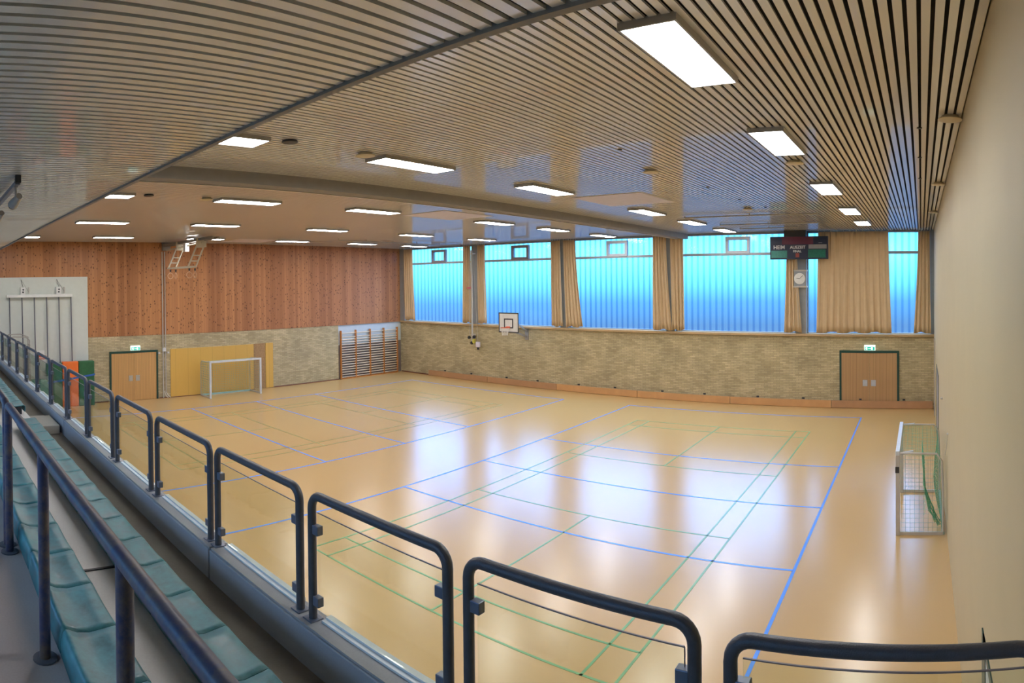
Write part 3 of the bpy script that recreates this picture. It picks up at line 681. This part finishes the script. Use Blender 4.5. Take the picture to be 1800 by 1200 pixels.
# ------------------------------------------------------------------ swing-up ring frame at the ceiling, conduit
rf = thing('ring_frame', 'cream steel frame of two slanted ladders hinged under the ceiling before the pine wall', 'gym frame', (-23.2, 10.3, 5.6))
MB().box(L+.03, 10.2, 6.62, -20.9, 10.3, 6.72).box(L+.03, 10.45, 6.62, -20.9, 10.53, 6.70).box(L+.03, 10.2, 6.45, L+.2, 10.55, 6.8).build('beam', m_beam, rf)
MB().tube([(L+.2, 10.36, 6.45), (-22.0, 10.36, 6.55)], .03, 8).build('shaft', m_frame, rf, smooth=True)
for x in (-24.1, -22.1):
    MB().box(x-.05, 10.15, 6.38, x+.05, 10.55, 6.72).build('hanger', m_frame, rf)
    for dy in (0, .32): MB().bar((x, 10.15+dy, 6.42), (x, 9.79+dy, 5.62), .05, .05).build('ladder_rail', m_frame, rf)
    for q in (.05, .45, .72, .98): MB().bar((x, 10.15-.36*q, 6.42-.8*q), (x, 10.47-.36*q, 6.42-.8*q), .045, .045).build('rung', m_frame, rf)
MB().bar((-24.15, 9.80, 5.62), (-22.05, 9.80, 5.62), .07, .06).bar((-24.15, 10.1, 5.62), (-22.05, 10.1, 5.62), .05, .05).build('cross_bar', m_frame, rf)
MB().box(-23.6, 10.25, 6.28, -23.4, 10.42, 6.62).build('motor', m_white, rf)
g = 0
for x, lab in ((-24.05, 'one'), (-22.15, 'two')):
    for yy in (9.86, 10.1):
        g += 1
        r = thing('gym_ring', ['pale wooden gym ring under the frame ladder nearest the pine wall, facing the hall', 'pale wooden gym ring under the frame ladder nearest the pine wall, seen edge on',
                  'pale wooden gym ring under the frame ladder nearest the beam, facing the hall', 'pale wooden gym ring under the frame ladder nearest the beam, on the window side'][g-1], 'gym ring', (x, yy, 5.3), 'gym rings')
        MB().lathe([(.03, 0), (.035, -.06), (.02, -.1)], (x, yy, 5.57), 10).build('swivel', m_dark, r)
        MB().tube([(x, yy, 5.5), (x, yy, 5.42)], .008, 5).build('strap', m_conduit, r)
        MB().tube([(x, yy+.115*math.cos(a), 5.31+.115*math.sin(a)) if g % 2 else (x+.115*math.cos(a), yy, 5.31+.115*math.sin(a)) for a in [2*math.pi*k/20 for k in range(20)]], .016, 8, closed=True).build('ring', m_ring, r, smooth=True)
cq = thing('conduit', 'pair of grey conduits down the pine wall beside the double door', 'conduit', (L+.04, 10.24, 0))
MB().tube([(L+.06, 10.20, .02), (L+.06, 10.20, 6.4)], .025, 8).tube([(L+.06, 10.32, .25), (L+.06, 10.32, 6.4)], .02, 8).build('pipe', m_conduit, cq, smooth=True)
MB().box(L, 10.18, 2.05, L+.12, 10.32, 2.2).box(L, 9.98, 1.95, L+.08, 10.06, 2.02).box(L, 10.40, 1.95, L+.08, 10.48, 2.02).build('bracket', m_white, cq)
MB().tube([(L+.06, 10.32, .28), (L+.10, 10.4, .12), (L+.14, 10.5, .03)], .015, 6).tube([(L+.06, 10.25, .3), (L+.12, 10.3, .1), (L+.16, 10.38, .03)], .015, 6).build('cord', m_white, cq)
pg = thing('pulley_pole', 'thin grey pole with pulleys and ropes beside the column after the first window', 'pulley pole', (-20.5, D-.3, 1.8))
MB().tube([(-20.42, D-.33, 6.5), (-20.42, D-.33, 2.0)], .045, 10).build('pole', m_conduit, pg, smooth=True)
MB().box(-20.5, D-.33, 2.3, -20.34, D-.125, 2.36).box(-20.5, D-.33, 6.3, -20.34, D-.1, 6.36).build('bracket', m_conduit, pg)
for x, z in ((-20.62, 2.18), (-20.30, 2.22), (-20.45, 1.92)):
    MB().lathe([(.07, 0), (.08, -.05), (.07, -.1)], (x, D-.28, z), 14, 'Y').build('pulley', m_dark, pg, smooth=True)
MB().box(-20.20, D-.34, 1.72, -20.0, D-.2, 1.98).build('weight', m_lav, pg, bevel=.02)
MB().box(-20.40, D-.36, 1.9, -20.28, D-.25, 2.1).build('tag', mat('yellow_tag', (.55, .50, .08), .6), pg)
MB().box(-20.14, D-.31, 1.60, -20.06, D-.23, 1.72).build('hook', m_dark, pg)
MB().box(-20.75, D-.335, 4.60, -20.45, D-.325, 4.68).build('marker', mat('pink_tag', (.62, .15, .20), .6), pg)['label'] = 'pink strip on the pole'
MB().tube([(-20.6, D-.3, 6.4), (-20.62, D-.3, 2.2)], .008, 5).tube([(-20.36, D-.3, 6.4), (-20.1, D-.28, 1.98)], .008, 5).build('rope', m_conduit, pg)

# small fittings on the beige wall
wc = thing('wall_rope', 'thin cord hanging from a hook on the beige wall above the near goal', 'cord', (R, 11.5, 2.1))
MB().tube([(R-.01, 11.5, 2.1), (R-.03, 11.7, 1.8), (R-.04, 12.1, 1.55)], .006, 5).build('cord', m_goalgrey, wc)
MB().lathe([(.02, 0), (.02, -.03)], (R, 11.5, 2.1), 10, 'X').build('hook', m_white, wc)
tag(MB().lathe([(.03, 0), (.03, -.02), (.015, -.05)], (R, 14.6, 2.17), 10, 'X').build('wall_hook', m_conduit), 'small metal hook on the beige wall above the far end of the goal', 'hook')
tag(MB().tube([(R-.02, 22.6, .05), (R-.02, 22.6, 2.8)], .02, 8).build('wall_pipe', m_conduit), 'thin pipe down the beige wall in the window corner', 'pipe')

# ------------------------------------------------------------------ handball goals
def net_sheet(m, p00, p10, p11, p01, nu, nv, r=.004, sag=0):
    P = [Vector(p) for p in (p00, p10, p11, p01)]
    def at(u, v):
        q = (P[0]*(1-u)+P[1]*u)*(1-v) + (P[3]*(1-u)+P[2]*u)*v
        if sag: q = q + Vector((sag*math.sin(math.pi*u)*math.sin(math.pi*v)*(1 if True else 0), 0, -.5*abs(sag)*math.sin(math.pi*u)*math.sin(math.pi*v)))
        return q
    for i in range(nu+1): m.tube([at(i/nu, j/4) for j in range(5)], r, 3)
    for j in range(nv+1): m.tube([at(i/4, j/nv) for i in range(5)], r, 3)
    return m
def goal(x, xb, y0, y1, h, lab, near):
    s = 1 if xb > x else -1; g = thing('handball_goal', lab, 'goal', (x, (y0+y1)/2, 0), 'small handball goals')
    for yy in (y0, y1): MB().box(x-.04, yy-.04, 0, x+.04, yy+.04, h-.08).build('post', m_goal if not near else m_goalgrey, g, bevel=.006)
    MB().box(x-.04, y0-.04, h-.08, x+.04, y1+.04, h).build('crossbar', m_goal, g, bevel=.006)['label'] = 'white crossbar'
    for yy in (y0, y1):
        top = [(x, yy, h-.05), (x+(xb-x)*.35, yy, h-.05), (xb-s*.12, yy, h-.06), (xb-s*.02, yy, h-.20), (xb, yy, h*.6), (xb, yy, .06)]
        MB().tube(top, .02, 8).build('back_tube', m_goalgrey, g, smooth=True)
        MB().box(min(x, xb), yy-.025, 0, max(x, xb), yy+.025, .06).build('base_bar', m_goalgrey, g)
    MB().box(xb-.025, y0, 0, xb+.025, y1, .06).build('base_bar', mat('pale_teal_bar', (.30, .50, .48), .4) if 'pale_teal_bar' not in bpy.data.materials else bpy.data.materials['pale_teal_bar'], g)['label'] = 'pale teal rear bar'
    m = MB(); r = .0026 if near else .005
    xs = x + s*.06
    for yy in (y0, y1): net_sheet(m, (xs, yy, .06), (xb-s*.03, yy, .06), (xb-s*.03, yy, h-.1), (xs, yy, h-.08), 9 if near else 8, 17 if near else 14, r)
    m.build('net', m_netpale, g)['label'] = 'pale side netting'; m = MB()
    net_sheet(m, (xb-s*.03, y0, .08), (xb-s*.03, y1, .08), (xb-s*.05, y1, h-.15), (xb-s*.05, y0, h-.15), 24, 16, r, sag=-s*.12)
    net_sheet(m, (xs, y0, h-.06), (xs, y1, h-.06), (xb-s*.08, y1, h-.10), (xb-s*.08, y0, h-.10), 24, 7, r, sag=0)
    m.build('net', m_net if near else m_netpale, g)
    d = MB()
    if near:   # bunched net hanging down inside
        rnd = random.Random(3)
        for k in range(16):
            u = k/15; j1, j2, j3 = (rnd.uniform(-.02, .02) for _ in range(3))
            d.tube([(xb-.40, y0+.9*u+.15, h-.10), (xb-.37+j1, y0+.12+.55*u, h-.35), (xb-.36+j2, y0+.10+.30*u, h*.55), (xb-.33+j3, y0+.12+.22*u, .75), (xb-.22+j1*3, y0+.16+.25*u, .40), (xb-.10+j2*3, y0+.15+.3*u, .12)], .006, 4)
        for k in range(10):
            zz = h-.2-k*.12; d.tube([(xb-.37, y0+.12, zz), (xb-.34, y0+.3, zz+.02), (xb-.36, y0+.5, zz-.02)], .004, 4)
        d.build('net_drape', m_net, g)['label'] = 'bunched green net hanging inside'
        MB().box(x-.045, y0-.045, h-.42, x+.03, y0-.03, h-.30).build('label_plate', m_dark, g)
        MB().bar((x, y0, h-.06), (x+.3, y0+.05, h-.02), .03, .03).bar((x, y1, h-.06), (x+.3, y1-.05, h-.02), .03, .03).build('brace', m_goal, g)
    return g
goal(-.46, .41, 12.15, 14.6, 1.62, 'small handball goal with green net standing against the beige wall', True)
goal(-24.75, -25.72, 11.95, 14.46, 1.62, 'small white handball goal with green net before the yellow board', False)

# ------------------------------------------------------------------ spectator stand
ZW, ZT1, ZT2, ZT3 = 2.63, 2.85, 3.10, 3.33
fs = MB().box(L, 1.66, 2.3, R, 2.11, ZW).build('floor', m_walk); struct(fs, 'dark concrete walkway behind the railing kerb', 'floor')
struct(MB().box(L, .92, 2.3, R, 1.66, ZT1).build('floor', m_tread, bevel=.008), 'pale concrete step of the stand between the two seat rows', 'floor')
struct(MB().box(L, .12, 2.3, R, .92, ZT2).build('floor', m_plat, bevel=.008), 'grey concrete step of the stand under the blue rail', 'floor')
struct(MB().box(L, YB, 2.3, R, .12, ZT3).build('floor', m_plat), 'top concrete platform of the stand', 'floor')
struct(MB().box(L, 2.05, 0, R, 2.29, 2.4).build('wall_front', m_kerb), 'front wall of the stand facing the hall', 'wall')
js = [R, -4.44, -9.53, -14.5, -19.5, L]
for k in range(5):
    a, b = js[k+1]+.012, js[k]-.012
    kb = MB().box(a, 2.11, 2.3, b, 2.29, 2.855).build('trim_%d' % (11+k), m_kerb, bevel=.006)
    struct(kb, 'blue-grey painted concrete kerb section carrying the railing', 'kerb')
    MB().box(a, 2.125, 2.855, b, 2.285, 2.868).build('top', m_kerbtop, kb)
struct(MB().box(L, 2.13, 2.3, R, 2.28, 2.84).build('trim_16', m_kerbtop), 'concrete core of the kerb', 'kerb')
blk = thing('step_block', 'low grey concrete step block beside the kerb at the aisle', 'step', (-10, 1.85, ZW))
MB().box(-10.45, 1.68, ZW, -9.62, 2.07, 2.765).build('block', concrete_mat('step_block_concrete', (.38, .36, .33), (.50, .48, .45)), blk, bevel=.01)
for q in (-4.44, -14.5):
    struct(MB().box(q-.012, .93, 2.86, q+.012, 1.66, 2.8515).build('trim_17', m_dark), 'dark joint across the pale concrete step', 'joint')

# seats
def seat_mesh(x, y, z):
    W2 = .2268; prof = [(.125, -.105, .0), (.132, -.05, 0), (.128, -.012, 0), (.11, .0, 0), (.05, -.006, 0), (-.02, -.013, 0), (-.08, -.004, 0), (-.115, .012, 0), (-.135, .018, 0), (-.150, .005, 0), (-.158, -.035, 0), (-.160, -.10, 0)]
    n = 8; vs = []; fs = []
    for j in range(n+1):
        u = -1 + 2*j/n
        for (dy, dz, _) in prof: vs.append((x + u*W2, y + dy, z + dz + .006*u*u - .003*(1-u*u)))
    m = len(prof)
    for j in range(n):
        for k in range(m-1): fs.append((j*m+k, j*m+k+1, (j+1)*m+k+1, (j+1)*m+k))
    return MB().quadmesh(vs, fs)
sx, sy, sz = -9.0, 1.485, 3.0
seat0 = thing('stand_seat', 'teal', 'seat', (sx, sy, sz))
sh = seat_mesh(sx, sy, sz).build('shell', m_seat, seat0, smooth=True)
for md in list(sh.modifiers): sh.modifiers.remove(md)
md = sh.modifiers.new('so', 'SOLIDIFY'); md.thickness = .008; md.offset = -1
for q in (-.14, .14): MB().box(sx+q-.02, sy-.09, sz-.15, sx+q+.02, sy+.08, sz-.03).build('bracket', m_dark, seat0)
first = [True]
def seat_row(xa, xb, y, z, lab, grp):
    x = xa
    while x <= xb + 1e-6:
        if first[0]: s = seat0; first[0] = False
        else: s = copy_tree(seat0)
        s.location = (x, y, z); s['label'] = lab; s['group'] = grp
        x += .462
seat_row(-8.93, .2, 1.485, 3.0, 'teal plastic seat in the front row, on this side of the aisle step block', 'front row seats before the aisle')
seat_row(-25.6, -10.2, 1.485, 3.0, 'teal plastic seat in the front row beyond the aisle step block', 'front row seats beyond the aisle')
seat_row(-8.93+.2, .2, .785, 3.25, 'teal plastic seat in the second row, beside the blue rail posts', 'second row seats before the aisle')
seat_row(-25.6, -10.2, .785, 3.25, 'teal plastic seat in the second row beyond the aisle', 'second row seats beyond the aisle')

# front railing: inverted U tubes with glass
def bend(pts, r, n=6):
    out = [Vector(pts[0])]
    for i in range(1, len(pts)-1):
        a, p, b = Vector(pts[i-1]), Vector(pts[i]), Vector(pts[i+1]); da = (a-p).normalized()*r; db = (b-p).normalized()*r
        for k in range(n+1):
            t = k/n; c = p+da+db; ang = t*math.pi/2
            out.append(c - db*math.cos(ang) - da*math.sin(ang))
    out.append(Vector(pts[-1])); return out
pan = [(-.69, .42), (-1.92, -.83), (-3.165, -2.05), (-4.45, -3.30), (-5.76, -4.58), (-7.06, -5.94), (-8.33, -7.24), (-9.56, -8.47), (-10.86, -9.72), (-12.2, -11.0), (-13.55, -12.36), (-14.9, -13.72), (-16.3, -15.08), (-17.7, -16.48),
       (-19.1, -17.88), (-20.5, -19.28), (-21.9, -20.68), (-23.3, -22.08), (-24.7, -23.48)]
YR, RT, ZB, ZT = 2.2, .027, 2.868, 3.655
for k, (a, b) in enumerate(pan):
    nm = (ordn + ['seventh', 'eighth', 'ninth', 'tenth', 'eleventh', 'twelfth', 'thirteenth', 'fourteenth', 'fifteenth', 'sixteenth', 'seventeenth', 'eighteenth', 'nineteenth'])[k]
    t = thing('railing_panel', 'dark tube railing panel with glass on the kerb, %s from the beige wall' % nm, 'railing', ((a+b)/2, YR, ZB), 'glass railing panels along the stand')
    zt = ZT - RT - (.03 if k == 0 else 0)
    MB().tube(bend([(a, YR, ZB), (a, YR, zt), (b, YR, zt), (b, YR, ZB)], .085), RT, 14).build('tube', m_rail, t, smooth=True)
    MB().box(a-.045, YR-.045, ZB, a+.045, YR+.045, ZB+.008).build('foot_plate', m_clamp, t)
    MB().box(b-.045, YR-.045, ZB, b+.045, YR+.045, ZB+.008).build('foot_plate', m_clamp, t)
    MB().box(a+.045, YR+.008, ZB+.06, b-.045, YR+.016, 3.52).build('glass', m_glass, t)
    e = MB().box(a+.045, YR+.008, 3.52, b-.045, YR+.016, 3.524).box(b-.045, YR+.008, ZB+.06, b-.0425, YR+.016, 3.52).build('glass_edge', m_ventframe, t)
    for q, s in ((a, 1), (b, -1)):
        for z in (3.42, 2.99):
            MB().box(q+s*.02, YR-.016, z-.028, q+s*.075, YR+.028, z+.028).build('clamp', m_clamp, t, bevel=.004)
    MB().box(a+.07, YR+.015, ZB, b-.07, YR+.085, ZB+.012).box(a+.07, YR+.045, ZB+.012, b-.07, YR+.085, ZB+.024).build('channel', m_chan, t)

# blue rail above the second row
YBR, RB = .565, .0275
def blue_rail(a, posts_x, b, ca, cb, lab):
    zt = 4.13 - RB; r = thing('handrail', lab, 'handrail', ((a+b)/2, YBR, ZT2))
    pts = [(a, YBR, ZT2)] if ca else [(a, YBR, zt)]
    if ca: pts.append((a, YBR, zt))
    if cb: pts += [(b, YBR, zt), (b, YBR, ZT2)]
    else: pts.append((b, YBR, zt))
    MB().tube(bend(pts, .05) if len(pts) > 2 else pts, RB, 16).build('tube', m_blue, r, smooth=True)
    for x in posts_x: MB().tube([(x, YBR, ZT2), (x, YBR, zt)], RB, 14).build('post', m_blue, r, smooth=True)
    for x in list(posts_x) + ([a] if ca else []) + ([b] if cb else []): MB().lathe([(.06, 0), (.06, .008), (.03, .01)], (x, YBR, ZT2), 20).build('foot_plate', m_clamp, r)
blue_rail(-4.30, [-3.03, -1.76, -.49], .40, True, False, 'worn blue tube handrail with posts above the second seat row, nearest the camera side')
blue_rail(-8.6, [-5.7, -7.1], -4.42, True, True, 'worn blue tube handrail on the far side of a small gap, towards the aisle')

# spotlights under the lower ceiling
tr = thing('light_track', 'dark blue-grey light track under the lower ceiling', 'light track', (-8, 1.0, 6.02))
MB().box(-9.8, .975, 5.985, -6.6, 1.025, 6.03).build('track', m_clamp, tr); MB().box(-6.62, .97, 6.0, -6.56, 1.03, 6.08).build('end_cap', m_dark, tr)
for x, yv in ((-6.75, 1), (-8.25, -1)):
    s = thing('spotlight', 'small grey spotlight on the light track, ' + ('at the end of the track' if yv > 0 else 'farther along the track'), 'spotlight', (x, 1.0, 5.98), 'spotlights on the track')
    MB().tube([(x, 1.0, 5.985), (x, 1.0, 5.86)], .012, 8).build('stem', m_alu, s)
    MB().tube([(x-.10, .98, 5.80), (x-.08, .985, 5.81), (x+.02, 1.0, 5.835), (x+.12, 1.02, 5.87)], [.055, .055, .045, .035], 16).build('head', m_alu, s, smooth=True)
    MB().tube([(x-.105, .98, 5.80), (x-.10, .98, 5.80)], .05, 16).build('lens', m_dark, s)
